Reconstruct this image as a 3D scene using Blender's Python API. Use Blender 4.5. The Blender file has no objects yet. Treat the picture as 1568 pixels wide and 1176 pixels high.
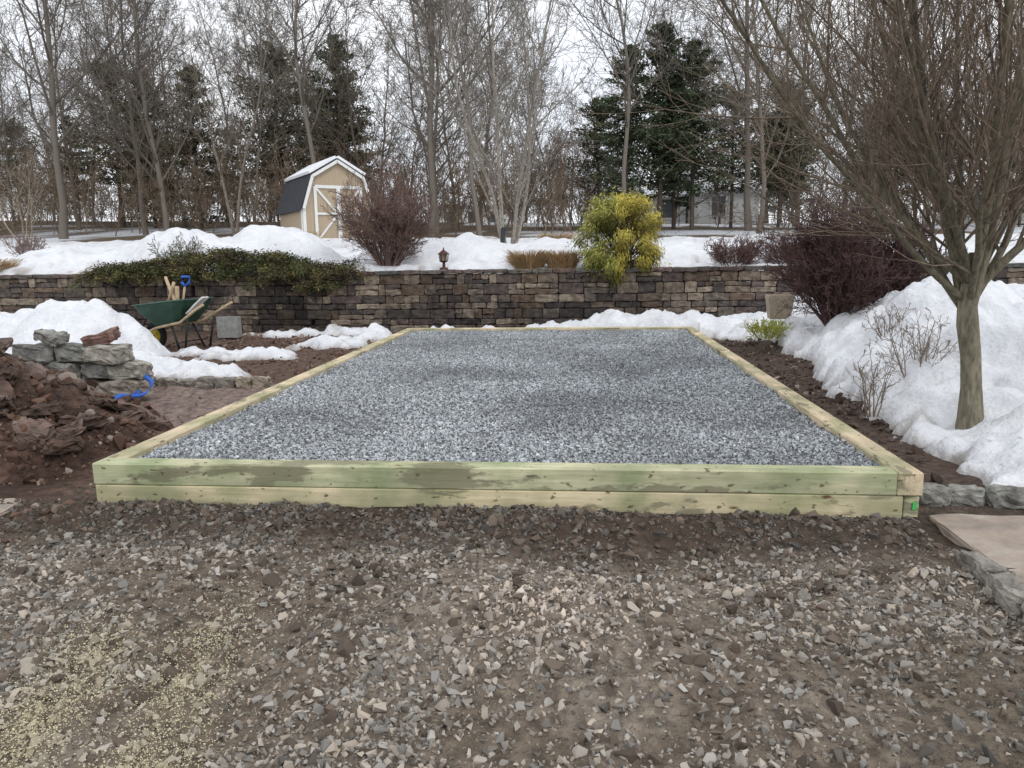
import bpy, math, numpy as np
from mathutils import Vector, Matrix
import bmesh
R_ = np.random.default_rng
scene=bpy.context.scene
COL=scene.collection
# ------------------------------------------------------------ helpers
def norm(a): return a/np.maximum(np.linalg.norm(a,axis=-1,keepdims=True),1e-9)
def link(o,parent=None):
    COL.objects.link(o)
    if parent is not None: o.parent=parent
    return o
def empty(name,loc=(0,0,0)):
    o=bpy.data.objects.new(name,None); o.location=loc; COL.objects.link(o); return o
def mesh_np(name,V,F,mat=None,col=None,smooth=False,nper=None):
    me=bpy.data.meshes.new(name)
    V=np.asarray(V,dtype=np.float32); 
    if nper is None:
        F=np.asarray(F,dtype=np.int32); k=F.shape[1]; n=F.shape[0]
        starts=np.arange(n,dtype=np.int32)*k; loops=F.ravel(); tot=np.full(n,k,dtype=np.int32)
    else:
        loops=np.asarray(F,dtype=np.int32); tot=np.asarray(nper,dtype=np.int32); n=len(tot)
        starts=np.concatenate([[0],np.cumsum(tot)[:-1]]).astype(np.int32)
    me.vertices.add(len(V)); me.vertices.foreach_set("co",V.ravel())
    me.loops.add(len(loops)); me.loops.foreach_set("vertex_index",loops)
    me.polygons.add(n); me.polygons.foreach_set("loop_start",starts)
    try: me.polygons.foreach_set("loop_total",tot)
    except Exception: pass
    me.polygons.foreach_set("use_smooth",np.full(n,smooth))
    if col is not None:
        at=me.color_attributes.new("Col",'FLOAT_COLOR','POINT')
        c=np.ones((len(V),4),dtype=np.float32); c[:,:3]=col; at.data.foreach_set("color",c.ravel())
    me.update(calc_edges=True); me.validate()
    if mat: me.materials.append(mat)
    return me
def obj_np(name,V,F,mat=None,col=None,smooth=False,parent=None,nper=None):
    return link(bpy.data.objects.new(name,mesh_np(name,V,F,mat,col,smooth,nper)),parent)
def vnoise(x,y,seed):
    rr=R_(seed); T=rr.random((256,256))
    xi=np.floor(x).astype(int); yi=np.floor(y).astype(int); fx=x-xi; fy=y-yi
    fx=fx*fx*(3-2*fx); fy=fy*fy*(3-2*fy)
    a=T[xi%256,yi%256]; b=T[(xi+1)%256,yi%256]; c=T[xi%256,(yi+1)%256]; d=T[(xi+1)%256,(yi+1)%256]
    return (a*(1-fx)+b*fx)*(1-fy)+(c*(1-fx)+d*fx)*fy
def fbm(x,y,seed,scale=1.0,octs=4,gain=.5):
    x=np.asarray(x,float)/scale+37.3; y=np.asarray(y,float)/scale+11.7; s=0;a=1;t=0
    for i in range(octs):
        s=s+a*(vnoise(x,y,seed+i)-.5); t+=a; a*=gain; x=x*2.03;y=y*2.03
    return s/t*2
def sstep(a,b,x):
    t=np.clip((x-a)/(b-a),0,1); return t*t*(3-2*t)
# ------------------------------------------------------------ materials
def nmat(name,c1,c2,scale=5,rough=.9,bump=.3,bscale=None,attr=False,stretch=(1,1,1),detail=6,c3=None,spec=.3,bdist=.02,metal=0,lo=.35,hi=.65):
    m=bpy.data.materials.new(name); m.use_nodes=True; nt=m.node_tree; N=nt.nodes; Lk=nt.links
    b=N['Principled BSDF']; b.inputs['Roughness'].default_value=rough; b.inputs['Metallic'].default_value=metal
    b.inputs['Specular IOR Level'].default_value=spec
    tc=N.new('ShaderNodeTexCoord'); mp=N.new('ShaderNodeMapping'); mp.inputs['Scale'].default_value=stretch
    Lk.new(tc.outputs['Object'],mp.inputs['Vector'])
    n=N.new('ShaderNodeTexNoise'); n.inputs['Scale'].default_value=scale; n.inputs['Detail'].default_value=detail; n.inputs['Roughness'].default_value=.6
    Lk.new(mp.outputs[0],n.inputs['Vector'])
    r=N.new('ShaderNodeValToRGB'); e=r.color_ramp.elements
    e[0].position=lo; e[0].color=(*c1,1); e[1].position=hi; e[1].color=(*c2,1)
    if c3 is not None:
        q=e.new((lo+hi)/2); q.color=(*c3,1)
    Lk.new(n.outputs['Fac'],r.inputs['Fac']); out=r.outputs['Color']
    if attr:
        a=N.new('ShaderNodeVertexColor'); a.layer_name="Col"
        mx=N.new('ShaderNodeMix'); mx.data_type='RGBA'; mx.blend_type='MULTIPLY'; mx.inputs[0].default_value=1
        Lk.new(a.outputs['Color'],mx.inputs[6]); Lk.new(out,mx.inputs[7]); out=mx.outputs[2]
    Lk.new(out,b.inputs['Base Color'])
    if bump>0:
        n2=N.new('ShaderNodeTexNoise'); n2.inputs['Scale'].default_value=bscale or scale*4; n2.inputs['Detail'].default_value=3
        Lk.new(mp.outputs[0],n2.inputs['Vector'])
        bp=N.new('ShaderNodeBump'); bp.inputs['Strength'].default_value=bump; bp.inputs['Distance'].default_value=bdist
        Lk.new(n2.outputs['Fac'],bp.inputs['Height']); Lk.new(bp.outputs['Normal'],b.inputs['Normal'])
    return m
def attr_mat(name,rough=.9,spec=.2):
    m=bpy.data.materials.new(name); m.use_nodes=True; N=m.node_tree.nodes; b=N['Principled BSDF']
    b.inputs['Roughness'].default_value=rough; b.inputs['Specular IOR Level'].default_value=spec
    a=N.new('ShaderNodeVertexColor'); a.layer_name="Col"; m.node_tree.links.new(a.outputs['Color'],b.inputs['Base Color']); return m
G=lambda v:(v,v,v)
M_stone=attr_mat("stone_attr",.85,.3)
M_ground=nmat("ground_soil",G(.55),G(1.4),14,.95,.9,60,attr=True,bdist=.03,detail=4)
M_snow=nmat("snow",(.74,.76,.80),(.84,.85,.87),6,.7,.8,22,attr=True,bdist=.035,spec=.25,detail=3)
M_bark=nmat("bark",G(.65),G(1.35),30,.9,.6,60,attr=True,stretch=(1,1,.3),detail=3)
M_twig=attr_mat("twig")
M_leaf=attr_mat("needles",.8)
M_block=nmat("split_block",G(.5),G(1.35),9,.92,.8,40,attr=True,bdist=.02)
def simple(name,c,rough=.5,metal=0,var=.15,scale=12,bump=.1,**k):
    return nmat(name,tuple(x*(1-var) for x in c),tuple(min(1,x*(1+var)) for x in c),scale,rough,bump,metal=metal,**k)
# ------------------------------------------------------------ generic meshes
def cube_template(n):
    bm=bmesh.new(); bmesh.ops.create_cube(bm,size=2)
    bmesh.ops.subdivide_edges(bm,edges=bm.edges[:],cuts=n,use_grid_fill=True)
    bm.verts.ensure_lookup_table()
    V=np.array([v.co[:] for v in bm.verts]); F=np.array([[v.index for v in f.verts] for f in bm.faces]); bm.free(); return V,F
CT={n:cube_template(n) for n in (2,3,5,8)}
def blocks(specs,n=3,seed=0,rough=.012,rad=.02,taper=0):
    T,F=CT[n]; rg=R_(seed); Vs=[];Fs=[];Cs=[];off=0
    for s in specs:
        cx,cy,cz,sx,sy,sz,rz,tx,ty,c=s
        h=np.array([sx,sy,sz])/2; r=min(rad,h.min()*.6)
        P=np.sign(T)*np.abs(T)**.7*h
        inner=np.clip(P,-(h-r),h-r); d=P-inner
        P=inner+norm(d)*np.where(np.linalg.norm(d,axis=1,keepdims=True)>0,r,0)
        fr=rg.random(3)*10
        P=P+rough*np.stack([np.sin(P[:,1]*17/max(sy,.1)*.3+fr[0]+P[:,2]*9),np.sin(P[:,0]*13+fr[1]+P[:,2]*11),np.sin(P[:,0]*15+P[:,1]*12+fr[2])],1)*.7
        P=P+rg.normal(0,rough*.45,P.shape)
        M=np.array(Matrix.Rotation(rz,3,'Z')@Matrix.Rotation(tx,3,'X')@Matrix.Rotation(ty,3,'Y'))
        P=P@M.T+np.array([cx,cy,cz])
        Vs.append(P);Fs.append(F+off);off+=len(P)
        Cs.append(np.tile(c,(len(P),1))*rg.uniform(.85,1.15,(len(P),1)))
    return np.concatenate(Vs),np.concatenate(Fs),np.concatenate(Cs)
def box_obj(name,size,loc,mat,parent=None,rot=(0,0,0),bev=.004):
    bm=bmesh.new(); bmesh.ops.create_cube(bm,size=1)
    for v in bm.verts: v.co=Vector((v.co.x*size[0],v.co.y*size[1],v.co.z*size[2]))
    if bev: bmesh.ops.bevel(bm,geom=bm.edges[:],offset=bev,segments=1,affect='EDGES')
    me=bpy.data.meshes.new(name); bm.to_mesh(me); bm.free(); me.materials.append(mat)
    o=bpy.data.objects.new(name,me); o.location=loc; o.rotation_euler=rot; return link(o,parent)
def tubes(pts,rad,sides):
    N,n,_=pts.shape
    tan=np.empty_like(pts); tan[:,1:-1]=pts[:,2:]-pts[:,:-2]; tan[:,0]=pts[:,1]-pts[:,0]; tan[:,-1]=pts[:,-1]-pts[:,-2]
    tan=norm(tan); ref=np.where(np.abs(tan[:,:1,2:3])>.8,np.array([1.,0,0]),np.array([0,0,1.]))
    u=norm(np.cross(tan,np.broadcast_to(ref,tan.shape))); v=np.cross(tan,u)
    a=np.arange(sides)*2*np.pi/sides
    ring=pts[:,:,None,:]+rad[:,:,None,None]*(u[:,:,None,:]*np.cos(a)[None,None,:,None]+v[:,:,None,:]*np.sin(a)[None,None,:,None])
    V=ring.reshape(-1,3)
    i=np.arange(N)[:,None,None]*n*sides+np.arange(n-1)[None,:,None]*sides
    j=np.arange(sides)[None,None,:]; j2=(j+1)%sides
    F=np.stack([i+j,i+j2,i+sides+j2,i+sides+j],-1).reshape(-1,4)
    return V,F
def tube_obj(name,P,r,mat,parent=None,sides=8,smooth=True):
    P=np.array([P],float); n=P.shape[1]
    rr=np.full((1,n),r,float) if np.isscalar(r) else np.array([r],float)
    V,F=tubes(P,rr,sides)
    nper=[4]*len(F)+[sides,sides]; loops=list(F.ravel())+list(range(sides))[::-1]+list(range((n-1)*sides,n*sides))
    return obj_np(name,V,loops,mat,None,smooth,parent,nper=nper)
def grow(P,D,L,Rd,levels,seed):
    rg=R_(seed); P=np.array(P,float);D=norm(np.array(D,float));L=np.array(L,float);Rd=np.array(Rd,float)
    Vs=[];Fs=[];Cs=[];off=0
    for li,lv in enumerate(levels):
        N=len(P); n=lv['seg']; pts=[P]; d=D; w=lv.get('wander',.12); up=lv.get('up',.05)
        for i in range(n):
            d=norm(d+rg.normal(0,w,(N,3))+np.array([0,0,up])); P=P+d*(L/n)[:,None]; pts.append(P)
        pts=np.stack(pts,1); t=np.linspace(0,1,n+1)
        rad=Rd[:,None]*(1-(1-lv.get('taper',.3))*t)[None]
        if li==0 and lv.get('flare'): rad[:,0]*=lv['flare']
        rad=np.maximum(rad,lv.get('minr',.003))
        V,F=tubes(pts,rad,lv.get('sides',3)); Vs.append(V);Fs.append(F+off);off+=len(V)
        c=np.array(lv['col'])*rg.uniform(.75,1.25,(N,1)); Cs.append(np.repeat(c,(n+1)*lv.get('sides',3),axis=0))
        if li==len(levels)-1: break
        k=lv['kids']; t0=lv.get('t0',.25)
        tt=(t0+(1-t0)*(np.arange(k)[None]+rg.random((N,k)))/k); tt=np.clip(tt,0,.999)
        ii=np.minimum((tt*n).astype(int),n-1); f=tt*n-ii; bi=np.arange(N)[:,None]
        p0=pts[bi,ii];p1=pts[bi,ii+1]; CP=p0+(p1-p0)*f[...,None]; tg=norm(p1-p0)
        ang=lv.get('ang',.7)*rg.uniform(.7,1.3,(N,k))
        az=(np.arange(k)[None]*2.4+rg.random((N,1))*6.28+rg.normal(0,.4,(N,k)))
        ref=np.where(np.abs(tg[...,2:3])>.9,np.array([1.,0,0]),np.array([0,0,1.])); u=norm(np.cross(tg,ref)); v=np.cross(tg,u)
        CD=tg*np.cos(ang)[...,None]+(u*np.cos(az)[...,None]+v*np.sin(az)[...,None])*np.sin(ang)[...,None]
        CL=L[:,None]*lv.get('ratio',.6)*(1-lv.get('fall',.5)*(tt-t0)/(1-t0))*rg.uniform(.6,1.25,(N,k))
        rt=Rd[:,None]*(1-(1-lv.get('taper',.3))*tt); CR=np.minimum(rt*lv.get('rr',.6),CL*lv.get('lr',.03)+.002)
        P=CP.reshape(-1,3);D=CD.reshape(-1,3);L=CL.ravel();Rd=CR.ravel()
    return np.concatenate(Vs),np.concatenate(Fs),np.concatenate(Cs)
def leaves(C,D,l,w,seed):
    rg=R_(seed); N=len(C); D=norm(D); q=norm(np.cross(D,norm(rg.normal(size=(N,3)))))
    l=np.broadcast_to(l,(N,))[:,None]; w=np.broadcast_to(w,(N,))[:,None]
    V=np.stack([C-D*l*.5,C+q*w*.5-D*l*.05,C+D*l*.5,C-q*w*.5-D*l*.05],1).reshape(-1,3)
    F=np.arange(N*4).reshape(-1,4); return V,F
def joinm(parts):
    Vs=[];Fs=[];Cs=[];off=0
    for V,F,C in parts:
        Vs.append(V);Fs.append(F+off);Cs.append(C);off+=len(V)
    return np.concatenate(Vs),np.concatenate(Fs),np.concatenate(Cs)
def hull_templates(k,npts,seed,flat=.65):
    rg=R_(seed); out=[]
    while len(out)<k:
        bm=bmesh.new(); P=norm(rg.normal(size=(npts,3)))*rg.uniform(.75,1.1,(npts,1))*np.array([1,rg.uniform(.6,.95),rg.uniform(flat-.2,flat+.2)])
        for p in P: bm.verts.new(p)
        bmesh.ops.convex_hull(bm,input=bm.verts[:])
        bad=[v for v in bm.verts if not v.link_faces]
        for v in bad: bm.verts.remove(v)
        bm.verts.index_update(); bmesh.ops.triangulate(bm,faces=bm.faces[:])
        V=np.array([v.co[:] for v in bm.verts]); F=np.array([[v.index for v in f.verts] for f in bm.faces]); bm.free()
        out.append((V,F))
    return out
HT=hull_templates(20,8,5); HTB=hull_templates(14,14,6,.75); HT7=hull_templates(20,7,9)
def scatter(P,size,col,seed,tilt=1.0,T=HT):
    rg=R_(seed); N=len(P); idx=rg.integers(0,len(T),N); Vs=[];Fs=[];Cs=[];off=0
    q=norm(rg.normal(size=(N,4))*np.array([1,tilt,tilt,1])); w,x,y,z=q.T
    M=np.stack([1-2*(y*y+z*z),2*(x*y-z*w),2*(x*z+y*w),2*(x*y+z*w),1-2*(x*x+z*z),2*(y*z-x*w),2*(x*z-y*w),2*(y*z+x*w),1-2*(x*x+y*y)],1).reshape(N,3,3)
    for k,(V,F) in enumerate(T):
        s=np.where(idx==k)[0]
        if len(s)==0: continue
        W=np.einsum('nij,vj->nvi',M[s],V)*size[s][:,None,None]*.5+P[s][:,None,:]
        Vs.append(W.reshape(-1,3)); Fs.append((F[None]+(np.arange(len(s))*len(V))[:,None,None]+off).reshape(-1,3)); off+=len(s)*len(V)
        Cs.append(np.repeat(col[s],len(V),axis=0))
    return np.concatenate(Vs),np.concatenate(Fs),np.concatenate(Cs)
# ------------------------------------------------------------ terrain
PX0,PX1,PY0,PY1=-3.05,1.96,4.28,13.08
def yw(x): return 15.0+.35*sstep(-5.4,-8.0,x)
def ridge(x,y,seed,scale,octs=3): return 1-2*np.abs(fbm(x,y,seed,scale,octs))
def ghz(x,y):
    x=np.asarray(x,float);y=np.asarray(y,float)
    low=.014*fbm(x,y,3,.5,4)+.03*fbm(x,y,8,2.2,3)
    fg=sstep(4.35,4.1,y)
    low=low+fg*(.05*fbm(x,y*.8,21,.4,4)+.018*fbm(x,y,24,.12,3))
    low=low+np.exp(-((y-4.02)/.17)**2)*np.clip(.045+.06*fbm(x,y*.5,27,.5,4),0,.10)*sstep(2.05,1.6,x)*sstep(-3.6,-3.0,x)*(y<4.3)
    low=low+sstep(4.05,4.2,y)*(y<4.3)*np.clip(.02+.05*fbm(x,y*.5,29,.5,4),0,.07)*sstep(2.05,1.6,x)
    low=low+fg*.05*sstep(.9,.0,np.hypot((x+.2)/1.3,(y-3.0)/.7))*(1+fbm(x,y,28,.3,3))
    d=np.sqrt(((x+6.0)/2.4)**2+((y-5.8)/1.75)**2)
    pile=1.18*np.clip(1-d,0,1)**.9*(1+.3*fbm(x,y,31,.7,4))+.22*sstep(1.25,.7,d)*fbm(x,y,33,.4,5,.6)
    low=low+np.where(x<-3.15,pile*sstep(-3.15,-3.6,x),0)
    low=low+np.where((x<-3.2),.05*fbm(x,y,41,.4,4)*sstep(-3.2,-3.5,x),0)
    low=low+.22*sstep(2.5,4.5,x)*sstep(4.7,6,y)
    inp=(x>PX0+.05)&(x<PX1-.05)&(y>PY0+.05)&(y<PY1-.05)
    low=np.where(inp,.2,low)
    yy=np.maximum(y-15.2,0); sl=.075-.0007*np.clip(x,-40,30)
    up=1.12+np.minimum(yy,30)*sl+np.maximum(yy-30,0)*.012*sstep(400,30,yy)+.08*fbm(x,y,55,5,4)
    return np.where(y>yw(x)+.17,up,low)
def axis(segs):
    out=[]
    for a,b,s in segs: out.append(np.arange(a,b,s))
    return np.concatenate(out+[[segs[-1][1]]])
gx=axis([(-600,-60,30),(-60,-12,1.0),(-12,-6,.12),(-6,4.5,.035),(4.5,8,.12),(8,60,1.0),(60,600,30)])
gy=axis([(-100,-2,7),(-2,1.2,.3),(1.2,7,.035),(7,16,.07),(16,26,.35),(26,80,1.2),(80,900,30)])
X,Y=np.meshgrid(gx,gy,indexing='ij'); Z=ghz(X,Y)
nx,ny=len(gx),len(gy)
I=np.arange(nx*ny).reshape(nx,ny); GF=np.stack([I[:-1,:-1],I[1:,:-1],I[1:,1:],I[:-1,1:]],-1).reshape(-1,4)
def gcol(x,y):
    x=np.asarray(x,float);y=np.asarray(y,float)
    c=np.empty(x.shape+(3,)); c[...]=(.15,.118,.088)
    def mixc(c,col,m): return c*(1-m[...,None])+np.array(col)*m[...,None]
    n=fbm(x,y,61,.8,4)
    c=mixc(c,(.24,.20,.16),sstep(-.1,.4,n)*.8)
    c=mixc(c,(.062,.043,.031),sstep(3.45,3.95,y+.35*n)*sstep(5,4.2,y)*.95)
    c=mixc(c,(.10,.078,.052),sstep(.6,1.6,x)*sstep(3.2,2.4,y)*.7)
    c=mixc(c,(.11,.066,.048),sstep(-3.2,-3.6,x)*sstep(3.6,4.4,y))
    c=mixc(c,(.055,.032,.023),sstep(-3.4,-3.8,x)*sstep(.0,.4,fbm(x,y,63,.6,4)+.1)*sstep(8,7,y)*sstep(3.6,4.4,y))
    c=mixc(c,(.27,.205,.18),sstep(-3.15,-3.3,x)*sstep(-5.9,-5.4,x)*sstep(6.0,6.6,y)*sstep(9.2,8.8,y)*np.clip(.75+.5*n,0,1))
    c=mixc(c,(.12,.078,.058),sstep(9.0,9.8,y)*sstep(-3.0,-3.2,x))
    c=mixc(c,(.095,.065,.05),sstep(1.9,2.1,x)*sstep(4.4,4.8,y))
    c=mixc(c,(.12,.08,.06),sstep(13.0,13.3,y))
    up=(y>yw(x)+.17)
    c=np.where(up[...,None],np.array((.13,.095,.065)),c)
    c=mixc(c,(.14,.105,.07),sstep(24,30,y))
    sn=sstep(-.05,.12,fbm(x,y,71,4,4)+.25*sstep(60,95,y)+.35*sstep(5,15,x)*sstep(30,45,y)-.2*sstep(0,-10,x))
    c=mixc(c,(.72,.74,.78),sstep(24,30,y)*sn)
    return c
obj_np("ground",np.stack([X,Y,Z],-1).reshape(-1,3),GF,M_ground,gcol(X,Y).reshape(-1,3),True)
# ------------------------------------------------------------ snow
def blob(x,y,cx,cy,rx,ry,h,p=1.5,rot=0):
    c,s=math.cos(rot),math.sin(rot); dx=x-cx;dy=y-cy
    a=(dx*c+dy*s)/rx;b=(-dx*s+dy*c)/ry
    return h*(1-np.clip(np.sqrt(a*a+b*b),0,2)**p)
def snow_low(x,y):
    e=fbm(x,y,101,.9,5,.6); e2=fbm(x,y,107,.28,4,.6); rd=ridge(x,y,109,.5,3)
    f=np.full(x.shape,-.3)
    for b in [(-7.7,10.9,1.25,1.2,.9,2.2),(-8.9,11.3,1.3,1.2,.66,2),(-9.9,12.0,2.6,1.5,.58,2),(-6.0,9.6,1.0,.55,.26,2.5),(-5.1,9.35,.7,.35,.12,2.5),(-6.8,9.9,1.0,.7,.45,2.),(-12,12.5,3,2,.6,2),
              (-5.2,14.35,1.3,.2,.16,2),(-5.3,11.2,.9,.35,.12,2),(-4.5,12.6,.5,.5,.08,2),(-8.2,9.3,1.3,.7,.5,2),(-6.2,11.6,.5,.3,.1,2),(-4.0,13.6,.7,.2,.12,2),
              (1.9,14.35,2.9,.55,.42,3),(-.2,14.6,1.0,.3,.28,2),(-2.2,14.4,1.1,.22,.18,2),(3.7,13.9,1.3,1.2,.45,2)]:
        f=np.maximum(f,blob(x,y,*b))
    f=f+(.20*e+.12*rd)*np.where(x<2.3,1,0)+.12*e2-.07
    edge=np.interp(y,[0,4.7,5.5,6.5,8.1,10,13,16],[9,2.45,2.7,2.7,2.8,3.05,3.25,3.35])
    d=np.minimum((x-edge)+.35*e+.18*e2,(y-4.72)*1.0+.12*e)
    hb=.14+.20*sstep(0,1.2,x-edge)+.10*sstep(6,8,y)
    hb=hb+.24*sstep(7.0,9.3,y)*sstep(.3,1.1,x-edge)*sstep(13.5,10.5,y)
    hb=hb*(1+.7*fbm(x,y,111,.8,3))+.08*rd+.13*e2
    right=np.where(d>0,hb*(1-np.exp(-np.maximum(d,0)/.13)),d)
    f=np.maximum(f,right)
    inp=(x>PX0-.02)&(x<PX1+.05)&(y>PY0-.2)&(y<PY1+.03)
    return np.where(inp|(y>yw(x)-.01),-.5,f)
def snow_up(x,y):
    e=fbm(x,y,131,1.6,5,.55); e2=fbm(x,y,137,.4,4); rd=ridge(x,y,139,.9,3)
    t=.07+.26*e+.09*e2+.06*rd
    for b in [(-9.4,17.4,1.9,1.2,.9,2),(-7.7,18.2,1.9,1.3,.9,2),(-6.6,16.6,1.5,.8,.55,2),(-12.0,17.0,2.0,1.2,.4,2),(-15.5,17,2.5,1.2,.5,2),(-3.0,17.2,2.2,.9,.5,2),
              (-.5,17.3,1.6,.8,.42,2),(2.6,17.6,2.5,1.2,.45,2),(-2.2,19,3,1.5,.3,2),(6,17,3,1.5,.5,2)]:
        t=np.maximum(t,blob(x,y,*b)*(1+.3*e)+.16*e+.10*e2+.08*rd)
    t=t+.05
    t=np.minimum(t,(y-yw(x)-.36)*1.0+.28*e+.02)
    t=t-1.0*sstep(26,34,y+6*e)
    return t
def height_sheet(name,ax,ay,fn,cut=-.03,ds=.06):
    X,Y=np.meshgrid(ax,ay,indexing='ij'); t=fn(X,Y); Z=ghz(X,Y)+t
    nx,ny=X.shape; I=np.arange(nx*ny).reshape(nx,ny)
    F=np.stack([I[:-1,:-1],I[1:,:-1],I[1:,1:],I[:-1,1:]],-1).reshape(-1,4)
    F=F[(t.ravel()[F].max(1)>cut)]
    used=np.unique(F); rm=np.full(nx*ny,-1); rm[used]=np.arange(len(used)); 
    th=t.ravel()[used]; xs=X.ravel()[used]; ys=Y.ravel()[used]
    sp=sstep(.15,.5,fbm(xs,ys,151,.2,4)); big=sstep(.05,.5,fbm(xs,ys,158,1.2,3))
    dirt=sstep(ds,.0,th)*.7+(.5*sp+.16*big)*sstep(.36,.03,th)+.22*big*sp
    dirt=np.clip(dirt,0,.85)[:,None]
    c=np.array([1,1,1.])*(1-dirt)+np.array([.32,.25,.20])*dirt
    c=c*(.93+.08*fbm(xs,ys,155,.5,3)[:,None])
    V=np.stack([X,Y,Z],-1).reshape(-1,3)[used]
    return obj_np(name,V,rm[F],M_snow,c,True)
height_sheet("snow_bank",axis([(-15,-3,.045),(-3,2.2,.05),(2.2,9,.04),(9,14,.15)]),axis([(4.6,9.5,.04),(9.5,15.4,.05)]),snow_low)
height_sheet("snow_cover",axis([(-50,-18,.5),(-18,9,.08),(9,50,.5)]),axis([(15.1,20,.07),(20,40,.3)]),snow_up)
# ------------------------------------------------------------ pad
def wood_mat(name,c1,c2,seedv,mud=0,mlo=.54):
    m=bpy.data.materials.new(name); m.use_nodes=True; nt=m.node_tree;N=nt.nodes;Lk=nt.links; b=N['Principled BSDF']
    b.inputs['Roughness'].default_value=.75; b.inputs['Specular IOR Level'].default_value=.25
    tc=N.new('ShaderNodeTexCoord'); mp=N.new('ShaderNodeMapping'); mp.inputs['Location'].default_value=(seedv,seedv*.7,0); mp.inputs['Scale'].default_value=(.9,14,14)
    Lk.new(tc.outputs['Object'],mp.inputs['Vector'])
    g=N.new('ShaderNodeTexNoise'); g.inputs['Scale'].default_value=3; g.inputs['Detail'].default_value=8; g.inputs['Distortion'].default_value=.6; Lk.new(mp.outputs[0],g.inputs['Vector'])
    r=N.new('ShaderNodeValToRGB'); e=r.color_ramp.elements; e[0].position=.3;e[0].color=(*c1,1);e[1].position=.7;e[1].color=(*c2,1); Lk.new(g.outputs['Fac'],r.inputs['Fac'])
    n=N.new('ShaderNodeTexNoise'); n.inputs['Scale'].default_value=2.6; n.inputs['Detail'].default_value=6; Lk.new(tc.outputs['Object'],n.inputs['Vector'])
    r2=N.new('ShaderNodeValToRGB'); e=r2.color_ramp.elements; e[0].position=.38;e[0].color=(.60,.68,.56,1);e[1].position=.60;e[1].color=(1.12,1.08,1.05,1); Lk.new(n.outputs['Fac'],r2.inputs['Fac'])
    mx=N.new('ShaderNodeMix');mx.data_type='RGBA';mx.blend_type='MULTIPLY';mx.inputs[0].default_value=1;Lk.new(r.outputs['Color'],mx.inputs[6]);Lk.new(r2.outputs['Color'],mx.inputs[7])
    mp2=N.new('ShaderNodeMapping'); mp2.inputs['Scale'].default_value=(2.2,7,7); mp2.inputs['Location'].default_value=(seedv,0,seedv); Lk.new(tc.outputs['Object'],mp2.inputs['Vector'])
    v=N.new('ShaderNodeTexVoronoi'); v.inputs['Scale'].default_value=1.3; Lk.new(mp2.outputs[0],v.inputs['Vector'])
    rk=N.new('ShaderNodeValToRGB'); e=rk.color_ramp.elements; e[0].position=.05;e[0].color=(1,1,1,1);e[1].position=.12;e[1].color=(0,0,0,1); Lk.new(v.outputs['Distance'],rk.inputs['Fac'])
    mk=N.new('ShaderNodeMix');mk.data_type='RGBA';Lk.new(rk.outputs['Color'],mk.inputs[0]);Lk.new(mx.outputs[2],mk.inputs[6]);mk.inputs[7].default_value=(.16,.08,.035,1)
    out=mk.outputs[2]
    for (loc,sc,ns,lo,hi,amt,mc) in [((mud,0,0),(1.0,2.6,3.6),1.8,mlo,mlo+.04,.75,(.17,.155,.10,1)),((mud+7,3,1),(.8,2,2.5),1.5,.48,.66,.5,(.29,.28,.18,1)),((mud+3,9,4),(5,9,9),3.0,.61,.65,.85,(.12,.085,.055,1))]:
        mp3=N.new('ShaderNodeMapping'); mp3.inputs['Scale'].default_value=sc; mp3.inputs['Location'].default_value=loc; Lk.new(tc.outputs['Object'],mp3.inputs['Vector'])
        q=N.new('ShaderNodeTexNoise'); q.inputs['Scale'].default_value=ns; q.inputs['Detail'].default_value=8; q.inputs['Roughness'].default_value=.62; Lk.new(mp3.outputs[0],q.inputs['Vector'])
        rq=N.new('ShaderNodeValToRGB'); e=rq.color_ramp.elements; e[0].position=lo;e[0].color=(0,0,0,1);e[1].position=hi;e[1].color=(amt,amt,amt,1); Lk.new(q.outputs['Fac'],rq.inputs['Fac'])
        mm=N.new('ShaderNodeMix');mm.data_type='RGBA';Lk.new(rq.outputs['Color'],mm.inputs[0]);Lk.new(out,mm.inputs[6]);mm.inputs[7].default_value=mc; out=mm.outputs[2]
    Lk.new(out,b.inputs['Base Color'])
    bp=N.new('ShaderNodeBump'); bp.inputs['Strength'].default_value=.4; bp.inputs['Distance'].default_value=.006; Lk.new(g.outputs['Fac'],bp.inputs['Height']); Lk.new(bp.outputs['Normal'],b.inputs['Normal'])
    return m
W_green=wood_mat("treated_timber",(.43,.45,.29),(.63,.62,.43),1.3,mud=2.0)
W_yel=wood_mat("fresh_timber",(.58,.51,.33),(.76,.68,.47),4.1,mud=5.0,mlo=.57)
W_top=wood_mat("side_timber",(.54,.44,.30),(.72,.62,.45),7.7,mud=9.0,mlo=.6)
frame=empty("timber_frame")
T=.14
def timber(name,x0,x1,y0,y1,z0,mat):
    lx,ly=x1-x0,y1-y0; alongy=ly>lx; L=max(lx,ly)
    return box_obj(name,(L,T,T-.002),((x0+x1)/2,(y0+y1)/2,z0+T/2),mat,frame,(0,0,math.pi/2 if alongy else 0),.007)
timber("front_lower_timber",PX0+.006,PX1-.10,PY0+.004,PY0+T,.0,W_yel)
timber("front_upper_timber",PX0,PX1-T,PY0,PY0+T,T,W_green)
timber("right_lower_timber",PX1-T,PX1,PY0+T+.002,PY1,0,W_yel)
timber("right_upper_timber",PX1-T+.002,PX1,PY0-.003,PY1-T,T,W_top)
timber("left_lower_timber",PX0,PX0+T,PY0+T+.002,PY1,0,W_yel)
timber("left_upper_timber",PX0,PX0+T,PY0+T+.002,PY1-T,T,W_top)
timber("back_lower_timber",PX0+T+.002,PX1-T-.002,PY1-T,PY1,0,W_yel)
timber("back_upper_timber",PX0,PX1,PY1-T+.002,PY1,T,W_top)
M_tag=simple("tag_green",(.08,.5,.12),.4)
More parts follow.
